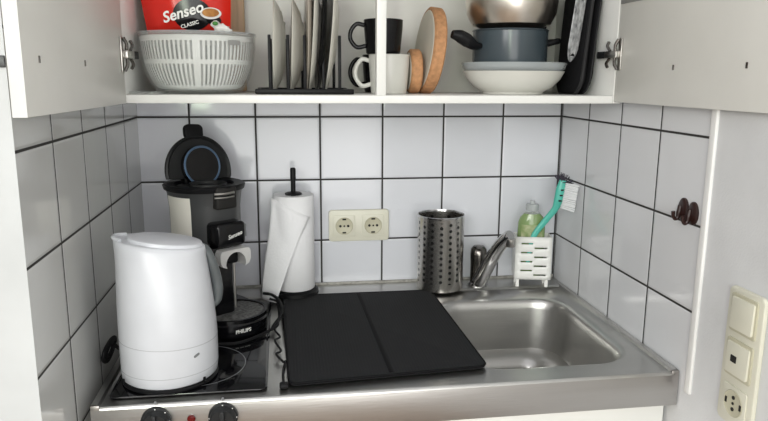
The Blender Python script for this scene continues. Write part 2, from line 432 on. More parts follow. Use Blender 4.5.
for z, sl_, rx in ((.026, 0, .0838), (.075, -.03, .0843)):
    bm = bmesh.new(); loft(bm, [kring(z-.0006, .0005, rx-.001, .080, sl_), kring(z-.0006, .0005, rx+.0002, .0812, sl_), kring(z+.0006, .0005, rx+.0002, .0812, sl_), kring(z+.0006, .0005, rx-.001, .080, sl_)], False, False)
    link('seam', bm, M['seamgrey'], kb)
bm = bmesh.new(); loft(bm, [kring(.236, .003, .064, .046, -.12), kring(.2415, .003, .062, .044, -.12), kring(.2435, .003, .054, .038, -.12)], True, True)
lid = link('lid', bm, M['kettle'], kt, sharp=50)
bm = tb([(-.066, -.024, .2455), (-.0785, -.013, .2475), (-.082, 0, .248), (-.0785, .013, .2475), (-.066, .024, .2455)], .0034, n=10)
link('spout', bm, M['kettle'], kt)
# smoke-grey handle on the right, from lid to low on the body
bm = tb([(.055, .012, .226), (.069, .014, .218), (.079, .016, .192), (.0845, .020, .165), (.0865, .020, .145), (.085, .018, .128), (.078, .014, .118)], [.006, .008, .0095, .010, .010, .008, .005], n=16, sy=1.0)
link('handle', bm, M['kettlegrey'], kt)
bm = bmesh.new(); slab(bm, .012, .0045, .001, .0022, bev=.0003, mtx=Matrix.Rotation(math.radians(42), 4, 'Z') @ Matrix.Translation((0.0, -.0822, .058)) @ FRONT @ Matrix.Rotation(.35, 4, 'Z')); link('grey_badge', bm, M['grey'], kb)
for a in (-150, -38):
    m_ = Matrix.Rotation(math.radians(a), 4, 'Z')
    bm = bmesh.new(); box(bm, (.078, -.0025, .003), (.0840, .0025, .015), .001, mtx=m_); link('base_notch', bm, M['black'], kt)

# black lead of the kettle, bunched in loops against the left wall
bm = bmesh.new(); pts = []
for i in range(37):
    a = 2*PI*i/12; k = i/36
    pts.append((.012+.004*math.sin(a*1.0+.4)*.7+.003*k, -.425+.040*(1-.45*k)*math.cos(a)+.006*math.sin(a*2), WT+.030+.019*(1-.45*k)*math.sin(a)+.004*k))
pts += [(.020, -.385, WT+.018), (.030, -.375, WT+.010), (.058, -.365, WT+.0085)]
tube(bm, pts, .0033, n=8, sm=5)
tag(link('kettle_lead', bm, M['rubber']), 'bunched black power lead squeezed between white kettle and left tiles', 'cable')

# ------------------------------------------------------------ coffee machine
TH = math.radians(35)
cm = thing('coffee_machine', 'black and silver pod coffee machine with lid open in left corner', 'coffee maker', (.163, -.192, WT+.0045), (0, 0, TH))
def oval(z, cy, rx, ry, n=56, e=1.0, front=None):
    out = []
    for j in range(n):
        a = 2*PI*j/n; c, s = math.cos(a), math.sin(a)
        x = rx*math.copysign(abs(c)**e, c); y = ry*math.copysign(abs(s)**e, s)
        out.append(Vector((x, cy+y, z)))
    return out
# base
bm = bmesh.new(); loft(bm, [oval(0, -.035, .076, .122, e=.8), oval(.003, -.035, .079, .125, e=.8), oval(.026, -.035, .079, .125, e=.8), oval(.030, -.035, .076, .122, e=.8)])
base = link('base', bm, M['blackgloss'], cm)
bm = bmesh.new(); loft(bm, [oval(.030, -.088, .068, .064), oval(.034, -.088, .068, .064), oval(.034, -.088, .064, .060)])
tr = link('drip_tray', bm, M['speckle'], base)
bm = bmesh.new()
R0, R1, R2, R3 = oval(.029, -.088, .074, .070), oval(.037, -.088, .074, .070), oval(.037, -.088, .068, .064), oval(.030, -.088, .068, .064)
loft(bm, [R0, R1, R2, R3], False, False); link('tray_rim', bm, M['blackgloss'], base)
lettering('maker_name', 'PHILIPS', .0105, M['white'], base, Matrix.Rotation(math.radians(-4), 4, 'Z') @ Matrix.Translation((-.004, -.1595, .0155)) @ FRONT, bold=.0002, ext=.0005)
# column at the back
bm = bmesh.new(); loft(bm, [oval(.030, .014, .058, .064, e=.75), oval(.10, .016, .052, .058, e=.75), oval(.17, .014, .054, .062, e=.75)])
link('column', bm, M['blackgloss'], cm)
bm = bmesh.new(); slab(bm, .070, .094, .145, .018, bev=.002, mtx=Matrix.Translation((-.022, -.047, .028))); link('water_column', bm, M['blackgloss'], cm)
bm = tb([(.0145, -.082, .038), (.0145, -.082, .10), (.0145, -.082, .150)], .0028, sm=4); link('chrome_strip', bm, M['silver'], cm)
# head: grey shell with a champagne side panel
hp = [(.150, -.002, .062, .062), (.160, -.002, .068, .070), (.20, -.001, .0685, .0715), (.245, 0, .069, .073), (.272, 0, .072, .076), (.284, 0, .076, .080)]
bm = bmesh.new(); loft(bm, [oval(z, cy, rx, ry, e=.9) for z, cy, rx, ry in hp])
head = link('head', bm, M['midgrey'], cm)
bm = bmesh.new()
n = 14; rr_ = []
for z, g in ((.168, .0), (.20, 0), (.245, .0005), (.270, .003)):
    row = []
    for j in range(n):
        a = math.radians(168+ (218-168)*j/(n-1)); c, s = math.cos(a), math.sin(a)
        rx, ry = .0705+g, .0735+g
        row.append(Vector((rx*math.copysign(abs(c)**.9, c), ry*math.copysign(abs(s)**.9, s), z)))
    rr_.append(row)
loft(bm, rr_, False, False, closed=False)
link('side_panel', bm, M['champagne'], head)
# rim and sunken pod well
bm = bmesh.new(); loft(bm, [oval(.280, 0, .078, .082, e=.9), oval(.288, 0, .080, .084, e=.9), oval(.291, 0, .077, .081, e=.9), oval(.290, 0, .060, .064), oval(.283, 0, .056, .058), oval(.281, 0, .03, .03)], True, True)
link('rim', bm, M['black'], head)
bm = lt([(.0, .2835), (.031, .2835), (.034, .291), (.037, .2925), (.038, .291), (.038, .283)], 40, mtx=Matrix.Translation((0, -.016, 0))); link('pod_holder', bm, M['darkgrey'], head)
bm = lt([(.0, .2845), (.022, .2845), (.022, .2865), (.020, .2875), (0, .2875)], 30, mtx=Matrix.Translation((0, -.016, 0))); link('pod_sieve', bm, M['darkgrey'], head)
# front cut-out below the rim showing the metal pod tray
bm = bmesh.new()
box(bm, (-.026, -.0845, .246), (.022, -.062, .2905), .005, 3, Matrix.Rotation(math.radians(4), 4, 'Z')); fo = link('front_opening', bm, M['hole'], head)
bm = tb([(-.024, -.084, .279), (-.003, -.0885, .2785), (.019, -.085, .279)], .0026, sm=6); link('tray_edge', bm, M['silver'], fo)
bm = tb([(-.024, -.084, .271), (-.003, -.0885, .2705), (.019, -.085, .271)], .0018, sm=6); link('tray_edge', bm, M['silver'], fo)
# front block with logo
bm = bmesh.new(); box(bm, (-.034, -.104, .172), (.034, -.055, .222), .010, 4); blk = link('front_block', bm, M['blackgloss'], cm)
bm = bmesh.new(); box(bm, (.034, -.092, .186), (.041, -.066, .213), .002); link('side_button', bm, M['grey'], blk)
lettering('logo', 'Senseo', .0115, M['white'], blk, Matrix.Translation((.006, -.1045, .196)) @ FRONT @ Matrix.Rotation(math.radians(14), 4, 'Z'), shear=.35, bold=.0001, ext=.0005)
# arched silver spout
bm = bmesh.new(); arch = []
for i in range(13):
    a = PI*i/12; arch.append((math.cos(a), math.sin(a)))
outer = [(-.034, .133)]+[(-.026*c if 0 else -.034*c*-1*-1, .150+.022*s) for c, s in arch]+[(.034, .133)]
outer = [(-.030, .138)]+[(-.034*math.copysign(min(1, abs(c)*1.25), c), .1475+.0225*min(1, s*1.35)) for c, s in arch]+[(.030, .138)]
inner = [(-.0205, .134)]+[(-.0225*c, .140+.0245*s) for c, s in arch]+[(.0205, .134)]
f0 = [bm.verts.new((x, -.116, z)) for x, z in outer]; f1 = [bm.verts.new((x, -.116, z)) for x, z in inner]
g0 = [bm.verts.new((x, -.060, z)) for x, z in outer]; g1 = [bm.verts.new((x, -.060, z)) for x, z in inner]
for i in range(len(f0)-1):
    bm.faces.new((f0[i], f0[i+1], f1[i+1], f1[i])); bm.faces.new((g0[i], g0[i+1], g1[i+1], g1[i]))
    bm.faces.new((f0[i], f0[i+1], g0[i+1], g0[i])); bm.faces.new((f1[i], f1[i+1], g1[i+1], g1[i]))
for i in (0, -1): bm.faces.new((f0[i], f1[i], g1[i], g0[i]))
sp = link('spout', bm, M['palegrey'], cm)
bm = bmesh.new(); box(bm, (-.012, -.104, .138), (.014, -.062, .162), .006, 3); link('spout_nozzle', bm, M['black'], sp)
# lid thrown open at the back
lidm = Matrix.Translation((.0127, .043, .309)) @ Matrix.Rotation(math.radians(4), 4, 'Y') @ Matrix.Rotation(math.radians(80), 4, 'X')
bm = bmesh.new(); n = 56
def lring(r, z, cut=-.016):
    return [lidm @ Vector((r*math.cos(2*PI*j/n), max(r*math.sin(2*PI*j/n), cut), z)) for j in range(n)]
loft(bm, [lring(.058, -.020), lring(.070, -.014), lring(.076, -.002), lring(.076, .003), lring(.072, .005), lring(.068, .001)])
lo = link('open_lid', bm, M['lidblack'], cm)
bm = bmesh.new(); lathe(bm, [(0, .0), (.043, 0), (.043, .010), (.040, .013), (0, .013)], 48, lidm @ Matrix.Translation((.002, .010, .001))); link('lid_disc', bm, M['blackgloss'], lo)
bm = bmesh.new(); lathe(bm, [(.0375, .0125), (.040, .0155), (.0425, .0125)], 48, lidm @ Matrix.Translation((.002, .010, .001))); link('lid_seal', bm, M['blue'], lo)
bm = bmesh.new(); slab(bm, .042, .032, .014, .011, bev=.003, mtx=lidm @ Matrix.Translation((-.006, .083, -.010))); link('lid_latch', bm, M['black'], lo)
bm = bmesh.new(); box(bm, (-.022, .040, .282), (.022, .062, .305), .005, 3); link('hinge', bm, M['black'], lo)

# lead of the coffee machine: loops beside the base
bm = bmesh.new()
tube(bm, [(.276, -.13, WT+.03), (.296, -.16, WT+.035), (.312, -.20, WT+.032), (.316, -.245, WT+.022), (.300, -.285, WT+.012), (.296, -.30, WT+.008)], .0034, n=8)
tube(bm, [(.290, -.175, WT+.032), (.308, -.185, WT+.026), (.314, -.235, WT+.018), (.309, -.275, WT+.015), (.300, -.30, WT+.011), (.24, -.357, WT+.0078), (.19, -.362, WT+.0078)], .0028, n=8)
tube(bm, [(.290, -.10, WT+.012), (.304, -.12, WT+.02), (.306, -.17, WT+.024), (.310, -.24, WT+.012), (.301, -.30, WT+.010), (.312, -.335, WT+.006), (.303, -.37, WT+.012), (.314, -.405, WT+.006), (.306, -.43, WT+.010), (.319, -.455, WT+.0045)], .0022, n=8)
ld = tag(link('coffee_machine_lead', bm, M['rubber']), 'thin black looped power lead lying between coffee machine and black mat', 'cable')
bm = bmesh.new(); box(bm, (.312, -.556, WT+.0005), (.3265, -.541, WT+.0085), .003, 3); tube(bm, [(.322, -.45, WT+.004), (.318, -.50, WT+.004), (.3195, -.545, WT+.0045)], .0022, n=8); link('cable_plug', bm, M['rubber'], ld)

# ------------------------------------------------------------ black drying mat
def quadmat():
    Q = [Vector((.318, -.0845, 0)), Vector((.6700, -.0860, 0)), Vector((.6790, -.523, 0)), Vector((.3285, -.5500, 0))]
    def bil(u, v): return (Q[0]*(1-u)+Q[1]*u)*(1-v)+(Q[3]*(1-u)+Q[2]*u)*v
    bm = bmesh.new()
    rings = []
    for ins, z in ((.003, 0), (0, .002), (0, .0055), (.0015, .0075), (.004, .008)):
        rings.append([bil(.5+x, .5-y)+Vector((0, 0, WT+.0005+z)) for x, y in rrect(1-2*ins/.35, 1-2*ins/.45, .035, 6)])
    loft(bm, rings); return bm, bil
bm, bil = quadmat()
mt = thing('drying_mat', 'folding black ribbed drying mat covering worktop left of the sink', 'mat')
mo = link('mat_pad', bm, M['ribmat'], mt)
bm = bmesh.new(); z = Vector((0, 0, WT+.0087)); tube(bm, [bil(.503, .012)+z, bil(.503, .5)+z, bil(.503, .988)+z], .0042, n=8, sm=2, sy=.22); link('fold_seam', bm, M['matedge'], mt)
bm = bmesh.new()
ed = [bil(.5+x, .5-y)+Vector((0, 0, WT+.0065)) for x, y in rrect(1, 1, .035, 6)]; ed.append(ed[0])
tube(bm, ed, .0022, n=6, sm=0, sy=1.2); link('edge_binding', bm, M['matedge'], mt)

# ------------------------------------------------------------ kitchen roll on its stand
TX, TY, TZ = .3475, -.0605, WT+RIM+.0008
th = thing('kitchen_roll_holder', 'black kitchen roll stand with round foot and upright rod', 'kitchen roll holder', (TX, TY, TZ))
link('foot', lt([(0, 0), (.054, 0), (.056, .003), (.055, .010), (.050, .014), (.012, .015), (0, .015)], 48), M['black'], th)
link('rod', lt([(.0, .014), (.0055, .014), (.0055, .272), (.0065, .273), (.0065, .297), (.005, .300), (0, .301)], 20), M['black'], th)
link('top_disc', lt([(.0056, .2390), (.0195, .2390), (.0195, .2412), (.016, .243), (.0056, .244)], 32), M['black'], th)
kr = thing('kitchen_roll', 'roll of white kitchen paper with one loose sheet hanging to lower left', 'kitchen roll', (TX, TY, TZ+.016))
bm = lt([(.019, .001), (.0455, 0), (.0468, .002), (.0468, .2205), (.0455, .2225), (.019, .2215), (.019, .001)], 56); link('paper_roll', bm, M['paper'], kr)
bm = bmesh.new(); nu, nv = 14, 18
# corners in world: along the roll at the top, flaring out to the left at the foot
A, B, Cc, D = Vector((.2975, -.080, 1.140)), Vector((.381, -.098, 1.097)), Vector((.300, -.142, .9105)), Vector((.270, -.112, .9125))
grid = []
for j in range(nv+1):
    v = j/nv; row = []
    for i in range(nu+1):
        u = i/nu
        p = (A*(1-u)+B*u)*(1-v)+(D*(1-u)+Cc*u)*v
        d = Vector((p.x-TX, p.y-TY)); rr = .0485+.0015*math.sin(v*5)
        # bow towards the camera so that the sheet passes in front of the roll
        if d.length < rr:
            p.y = TY-math.sqrt(max(rr*rr-d.x*d.x, 0)) if abs(d.x) < rr else p.y
        p.y -= .004*math.sin(PI*u)*v; p.x += .002*math.sin(6*v+2*u)
        row.append(bm.verts.new(p-Vector((TX, TY, TZ+.016))))
    grid.append(row)
for j in range(nv):
    for i in range(nu): bm.faces.new((grid[j][i], grid[j][i+1], grid[j+1][i+1], grid[j+1][i]))
o = link('loose_sheet', bm, M['paper'], kr); s_ = o.modifiers.new('t', 'SOLIDIFY'); s_.thickness = .0006

# ------------------------------------------------------------ utensil canister
LZ = WT+RIM+.0006
cn = thing('utensil_canister', 'empty perforated stainless steel utensil canister on the rear ledge', 'utensil holder', (.6990, -.0600, LZ))
link('perforated_wall', lt([(0, .001), (.054, .001), (.056, .003), (.056, .179), (.0565, .181), (.056, .183), (.0545, .182), (.0545, .004), (0, .004)], 72), M['perf'], cn)
link('rolled_rim', lt([(.0543, .180), (.0553, .1840), (.0570, .1835), (.0570, .181), (.056, .179)], 72), M['chrome'], cn)

# ------------------------------------------------------------ mixer tap
tp = thing('mixer_tap', 'chrome mixer tap with slanted spout behind the sink bowl', 'tap', (.797, -.055, LZ))
link('base_collar', lt([(0, 0), (.024, 0), (.025, .003), (.022, .007), (.019, .010), (0, .010)], 40), M['chrome'], tp)
link('tap_body', lt([(0, .008), (.0195, .008), (.0195, .06), (.0205, .08), (.019, .093), (.013, .100), (0, .102)], 40), M['chromedark'], tp)
bm = tb([(.000, -.014, .012), (.009, -.034, .050), (.019, -.060, .092), (.028, -.084, .124), (.037, -.103, .146), (.041, -.110, .151)], [.0180, .0172, .0162, .0152, .0142, .0118], n=18)
spt = link('spout', bm, M['chrome'], tp)
bm = lt([(0, -.018), (.0105, -.018), (.0115, -.016), (.0115, 0), (0, .002)], 24, mtx=Matrix.Translation((.042, -.110, .1430))); link('aerator', bm, M['silver'], spt)
bm = tb([(-.001, .002, .096), (-.005, -.014, .101), (-.009, -.030, .098)], [.011, .008, .0055], n=12, sy=.6); link('lever', bm, M['chromedark'], tp)

# ------------------------------------------------------------ sink caddy, bottle, brush
CX0, CX1, CY0, CY1, CZ0, CZ1 = .8875, .9755, -.092, -.040, WT+.0260, 1.0325
cd = thing('sink_caddy', 'white slotted plastic sink caddy standing on short legs in corner', 'caddy', ((CX0+CX1)/2-.002, (CY0+CY1)/2, LZ), (0, 0, math.radians(-12)))
off = Vector(cd.location)
def slotted_front():
    bm = bmesh.new()
    w, h = CX1-CX0, CZ1-CZ0
    slots = []
    for k in range(4):
        slots.append((.014, .042, .090-.0225*k)); slots.append((.046, .076, .079-.0225*k))
    xs = sorted({0, w, .014, .042, .046, .076}); zs = sorted({0, h}|{s[2]-.0021 for s in slots}|{s[2]+.0021 for s in slots})
    V = {}
    def gv(x, z, y):
        k = (x, z, y)
        if k not in V: V[k] = bm.verts.new((x-w/2, y, z))
        return V[k]
    for a, b in zip(xs[:-1], xs[1:]):
        for c, d in zip(zs[:-1], zs[1:]):
            mx_, mz = (a+b)/2, (c+d)/2
            if any(s[0] < mx_ < s[1] and abs(mz-s[2]) < .0021 for s in slots): continue
            bm.faces.new((gv(a, c, 0), gv(b, c, 0), gv(b, d, 0), gv(a, d, 0)))
    return bm
o = link('slotted_front', slotted_front(), M['white'], cd, loc=(0, CY0-off.y, CZ0-off.z)); o.modifiers.new('s', 'SOLIDIFY').thickness = .003
o.modifiers['s'].offset = 0
bm = bmesh.new(); hw, hd = (CX1-CX0)/2, (CY1-CY0)/2; z0, z1 = CZ0-off.z, CZ1-off.z
box(bm, (-hw, -hd, z0), (-hw+.003, hd, z1), .0008); box(bm, (hw-.003, -hd, z0), (hw, hd, z1), .0008); box(bm, (-hw+.003, hd-.003, z0), (hw-.003, hd, z1), .0008); box(bm, (-hw+.003, -hd+.002, z0), (hw-.003, hd-.003, z0+.003))
link('box_wall', bm, M['white'], cd)
for sx in (-1, 1):
    for sy in (-1, 1):
        x = sx*(hw-.009); y = sy*(hd-.008)
        link('foot', bx((x-.004, y-.004, 0), (x+.004, y+.004, z0+.002), .001), M['white'], cd)
bt = thing('washing_up_bottle', 'clear bottle of green washing-up liquid standing inside the white caddy', 'bottle', (.9270, -.0610, CZ0+.0035), (0, 0, math.radians(-12)))
def boval(z, rx, ry, n=40): return [Vector((rx*math.cos(2*PI*j/n), ry*math.sin(2*PI*j/n), z)) for j in range(n)]
bm = bmesh.new(); loft(bm, [boval(0, .029, .015), boval(.004, .0325, .0175), boval(.115, .0335, .018), boval(.134, .0325, .018), boval(.147, .028, .0165), boval(.156, .0195, .0145)])
link('bottle_body', bm, M['soap'], bt)
bm = bmesh.new(); loft(bm, [boval(.1562, .0195, .0145), boval(.162, .0150, .0125), boval(.165, .0135, .0115)]); link('bottle_shoulder', bm, M['clear'], bt)
link('bottle_cap', lt([(0, .165), (.0155, .165), (.0155, .178), (.014, .180), (.006, .181), (.006, .186), (.005, .188), (0, .188)], 24), M['clearcap'], bt)
bm = bmesh.new(); n = 10; rows = []
for z in (.094, .130):
    rows.append([Vector((.0334*math.sin(math.radians(-50+100*j/(n-1)))*1.02, -.0187*math.cos(math.radians(-50+100*j/(n-1))), z)) for j in range(n)])
loft(bm, rows, False, False, closed=False); link('bottle_label', bm, M['lblgreen'], bt)
BO = Vector((.914, -.0825, .960))
br = thing('dish_brush', 'turquoise washing-up brush with white bristles leaning out of the caddy', 'brush', BO)
hp_ = [Vector(p)-BO for p in ((.914, -.0825, .966), (.919, -.083, 1.005), (.927, -.0845, 1.037), (.949, -.089, 1.070), (.970, -.097, 1.102), (.9775, -.100, 1.125), (.982, -.101, 1.150), (.986, -.101, 1.172))]
link('brush_handle', tb(hp_, [.005, .006, .0075, .0080, .0085, .0125, .0135, .0100], n=16, sy=.6), M['teal'], br)
bm = bmesh.new()
a0, a1 = Vector((.978, -.101, 1.108))-BO, Vector((.986, -.101, 1.168))-BO
ax = (a1-a0).normalized(); out = Vector((.80, -.55, -.16)).normalized()
for i in range(15):
    for j in range(5):
        p = a0+ax*(.0042*i)+Vector((0, (j-2)*.0042, 0))+out*.004; q = p+out*(.029+.002*random.random())+ax*random.uniform(-.002, .002)
        tube(bm, [p, q], .0020, n=5, sm=0)
link('side_bristles', bm, M['bristle'], br)
bm = bmesh.new()
for i in range(50):
    t = random.uniform(-1.0, 1.5); p = Vector((.984, -.101, 1.164))-BO+Vector((random.uniform(-.006, .006), random.uniform(-.006, .006), random.uniform(-.003, .004)))
    d = (ax*math.cos(t)+out*math.sin(t)); tube(bm, [p, p+d*random.uniform(.016, .026)], .0009, n=4, sm=0)
link('tip_bristles', bm, M['bristledark'], br)
bm = bmesh.new()
for i in range(3):
    c = Vector((.977+.002*i, -.1095, 1.124+.013*i))-BO; box(bm, c-Vector((.0035, .001, .0018)), c+Vector((.0035, .0025, .0018)), .0004)
link('handle_slot', bm, M['hole'], br)

# ------------------------------------------------------------ sockets and switches
def schuko(name, parent, mtx, s=.052):
    """square insert with round well, two pins and clips, in local XY facing +z"""
    bm = bmesh.new(); slab(bm, s, s, .0025, .005, bev=.0008, mtx=mtx); ins = link(name, bm, M['cream'], parent)
    bm = bmesh.new(); lathe(bm, [(.0215, .0026), (.0205, .0034), (.0195, .0026), (.0185, .0022), (0, .0022)], 40, mtx @ Matrix.Translation((0, 0, .0004))); w_ = link('socket_well', bm, M['creamdark'], ins)
    bm = bmesh.new()
    for sx in (-1, 1):
        lathe(bm, [(0, 0), (.0030, 0), (.0030, .0012), (0, .0012)], 16, mtx @ Matrix.Translation((sx*.0095, 0, .0026)))
        q = mtx @ Matrix.Translation((0, sx*.0165, .0026)); box(bm, (-.0045, -.0018, 0), (.0045, .0018, .0012), 0, mtx=q)
    lathe(bm, [(0, 0), (.0022, 0), (.0022, .0012), (0, .0012)], 12, mtx @ Matrix.Translation((0, 0, .0026)))
    link('pin_hole', bm, M['hole'], ins)
ws = thing('double_wall_socket', 'cream double wall socket on the tiled back wall', 'socket', (.506, 0, 1.0545))
WM = Matrix.Rotation(PI/2, 4, 'X')
bm = bmesh.new(); slab(bm, .148, .078, .010, .008, bev=.003, mtx=WM); link('socket_frame', bm, M['cream'], ws)
for x in (-.0365, .0345): schuko('socket_insert', ws, WM @ Matrix.Translation((x, 0, .0095)), .053)

SY, SZ = -.7380, .9915
sw = thing('switch_and_socket_panel', 'cream three-gang panel of switch, window insert and socket on right wall', 'switch', (W, SY, SZ))
XM = Matrix.Rotation(-PI/2, 4, 'Y') @ Matrix.Rotation(PI/2*0, 4, 'Z')
# local frame: panel x -> world z, y -> world y, z -> -x
bm = bmesh.new(); slab(bm, .219, .079, .009, .010, bev=.003, mtx=XM); link('panel_frame', bm, M['cream'], sw)
def gang(dz): return XM @ Matrix.Translation((dz, 0, .0085))
for dz in (.071, 0):
    bm = bmesh.new(); slab(bm, .060, .058, .003, .004, bev=.0008, mtx=gang(dz)); ins = link('switch_surround', bm, M['creamdark'], sw)
    bm = bmesh.new(); slab(bm, .050, .050, .006, .003, bev=.0012, mtx=gang(dz) @ Matrix.Rotation(math.radians(2), 4, 'Y')); link('rocker', bm, M['cream'], ins)
bm = bmesh.new(); slab(bm, .011, .013, .0012, .001, bev=.0003, mtx=gang(0) @ Matrix.Translation((.000, .006, .0056))); link('dark_window', bm, M['hole'], sw)
schuko('socket_insert', sw, gang(-.071), .054)

# brown stick-on hooks
for i, (y, z, lab) in enumerate(((-.5470, 1.189, 'dark brown oval stick-on wall hook, left one of the pair on right tiles'), (-.5760, 1.187, 'dark brown oval stick-on wall hook, right one next to white trim'))):
    h = thing('wall_hook', lab, 'hook', (W, y, z), group='brown stick-on hooks')
    bm = bmesh.new(); loft(bm, [[Vector((-d, .0140*k*math.cos(2*PI*j/32), .0200*k*math.sin(2*PI*j/32))) for j in range(32)] for d, k in ((0, 1), (.003, 1), (.005, .85), (.006, .5))]); link('oval_plate', bm, M['brown'], h)
    bm = tb([(-.005, .004, .006), (-.007, .004, -.006), (-.009, .004, -.015), (-.013, .004, -.018), (-.017, .004, -.013), (-.018, .004, -.004)], [.0045, .0045, .0035, .003, .003, .0035], n=10); link('prong', bm, M['brown'], h)

# ------------------------------------------------------------ wall cabinet
CB, CT = 1.3620, 1.3770       # bottom board
YC = -.322; LX, RXc = .030, 1.0; TOP = 1.92
wc = thing('wall_cabinet', 'white wall cabinet with both doors open above the tiles', 'cabinet')
link('bottom_board', bx((LX+.0165, YC, CB), (RXc-.0165, -.004, CT), .001), M['lam'], wc)
link('side_panel', bx((LX, YC, CB), (LX+.016, -.004, TOP), .0008), M['lam'], wc)
link('side_panel', bx((RXc-.016, YC, CB), (RXc, -.004, TOP), .0008), M['lam'], wc)
link('back_panel', bx((LX+.0165, -.010, CT), (RXc-.0165, -.004, TOP-.018)), M['lamdoor'], wc)
link('top_board', bx((LX+.0165, YC, TOP-.018), (RXc-.0165, -.010, TOP), .001), M['lam'], wc)
link('upper_shelf', bx((LX+.0165, YC+.02, 1.70), (.5047, -.011, 1.716), .001), M['lam'], wc)
link('upper_shelf', bx((.5233, YC+.02, 1.70), (RXc-.0165, -.011, 1.716), .001), M['lam'], wc)
link('centre_post', bx((.5050, YC, CT), (.5230, YC+.022, TOP-.018), .001), M['lam'], wc)
def door(hx, ang, sgn, ln, z0):
    e = Matrix.Translation((hx, YC-.002, 0)) @ Matrix.Rotation(ang, 4, 'Z')
    # local: door runs along -y, inner face at x=0, thickness away from the opening
    bm = bmesh.new(); a, b = (-.0175, 0) if sgn < 0 else (0, .0145)
    box(bm, (a, -ln, z0), (b, 0, 1.915), .0008, mtx=e); d = link('cabinet_door', bm, M['lamdoor'], wc)
    # edge banding on the free end
    link('edge_band', (lambda q: (box(q, (a, -ln-.0008, z0), (b, -ln, 1.915), 0, mtx=e), q)[1])(bmesh.new()), M['edgew'], d)
    inn = 1 if sgn < 0 else -1
    bm = bmesh.new()
    return d, e, inn
def hinge(d, e, inn, z):
    # e: door frame at the hinge line; +y runs back into the cabinet, inn points off the inner face
    h = bmesh.new(); box(h, (min(0, inn*.003), -.020, z-.031), (max(0, inn*.003), -.009, z+.031), .0012, mtx=e)
    hh = link('hinge', h, M['silver'], d)
    h = bmesh.new()
    for q in (-1, 1): tube(h, [e @ Vector((inn*.004, -.010, z+q*.029)), e @ Vector((inn*.008, -.006, z+q*.018)), e @ Vector((inn*.007, -.004, z+q*.006))], .0032, n=8)
    for q in (-1, 1): tube(h, [e @ Vector((inn*.007, .022, z+q*.025)), e @ Vector((inn*.011, .020, z+q*.017)), e @ Vector((inn*.009, .012, z+q*.007))], .003, n=8)
    link('hinge_bracket', h, M['chromedark'], hh)
    h = bmesh.new(); box(h, (min(inn*.003, inn*.012), -.016, z-.007), (max(inn*.003, inn*.012), .030, z+.007), .0015, mtx=e); link('hinge_arm', h, M['silver'], hh)
    h = bmesh.new(); box(h, (min(inn*.002, inn*.011), .031, z-.007), (max(inn*.002, inn*.011), .062, z+.007), .0015, mtx=e); link('mounting_plate', h, M['lidblack'], hh)
def holes(d, e, inn, ps):
    for y, z in ps:
        bm = bmesh.new(); box(bm, (min(0, inn*.0012), y-.0022, z-.0045), (max(0, inn*.0012), y+.0022, z+.0045), .0005, mtx=e); link('screw', bm, M['chromedark'], d)
d, e, inn = door(LX+.019, -math.radians(3.2), -1, .420, 1.3615); hinge(d, e, inn, 1.448); hinge(d, e, inn, 1.83); holes(d, e, inn, ((-.205, 1.429), (-.372, 1.431)))
d, e, inn = door(RXc-.0150, math.radians(2.0), 1, .47, 1.3652); hinge(d, e, inn, 1.458); hinge(d, e, inn, 1.83); holes(d, e, inn, ((-.192, 1.431), (-.372, 1.432)))
bm = bmesh.new(); box(bm, (-.002, -.30, 1.5535), (0, -.004, 1.578), .0005, mtx=e); link('grey_strip', bm, M['greyband'], d)  # thin grey strip laid high across the right door's inner face

SH = CT+.0006
# ---------------------------------------------------- salad spinner, pods, boards
ss = thing('salad_spinner', 'white slotted salad spinner basket inside clear plastic bowl', 'salad spinner', (.1640, -.1950, SH))
link('clear_bowl', lt([(0, .001), (.076, .001), (.083, .003), (.093, .015), (.103, .037), (.109, .062), (.1125, .090), (.1130, .108), (.1155, .1125), (.1135, .1140), (.1115, .108), (.1108, .090), (.1073, .062), (.101, .038), (.091, .017), (.081, .006), (0, .003)], 64), M['clear'], ss)
bp_ = [(0, .008), (.072, .008), (.080, .011), (.085, .016), (.0930, .030), (.0990, .045), (.1020, .056), (.1035, .064), (.1045, .070), (.1070, .086), (.1078, .098), (.1090, .1075), (.1070, .1085), (.105, .104)]
nn = 150
bm = lt(bp_, nn, skip=lambda i, j: (i in (3, 4, 5) or i in (7, 8, 9)) and j % 2 == 0 and (j//2) % 19 != 0)
link('slotted_basket', bm, M['white'], ss)
link('flat_lid', lt([(0, .1105), (.106, .1105), (.111, .1125), (.1145, .1145), (.1140, .1158), (.108, .1145), (0, .1140)], 64), M['glassware'], ss)
bm = bmesh.new(); rows = []
for z, r in ((.091, .1140), (.100, .1150)): rows.append([Vector((r*math.cos(math.radians(a)), r*math.sin(math.radians(a)), z)) for a in (-55, -52, -49, -46, -43, -41)])
loft(bm, rows, False, False, closed=False); link('moulded_label', bm, M['greyband'], ss)

# red bag of coffee pods, standing in the basket
bg = thing('coffee_pod_bag', 'red foil bag of coffee pods standing on top of the white salad spinner', 'bag', (.148, -.185, SH+.1150), (0, math.radians(-3), 0))
def pillow(w0, w1, h, t, n=22, m_=22):
    bm = bmesh.new(); F = []; 
    for side in (-1, 1):
        g = []
        for j in range(m_+1):
            v = j/m_; w = w0+(w1-w0)*v; row = []
            for i in range(n+1):
                u = i/n*2-1
                th_ = t*(1-abs(u)**2.6)*(1-abs(2*v-1)**9)**.5 if 0 < v < 1 else 0
                x = u*w/2; z = v*h+.003*math.sin(9*u+v*4)*(v > .9)
                row.append(bm.verts.new((x, side*th_/2+.0012*math.sin(11*u+7*v)*(1 if side < 0 else .5)*(1-abs(u)**8), z)))
            g.append(row)
        F.append(g)
        for j in range(m_):
            for i in range(n): bm.faces.new((g[j][i], g[j][i+1], g[j+1][i+1], g[j+1][i]))
    bmesh.ops.remove_doubles(bm, verts=bm.verts[:], dist=.0008)
    return bm
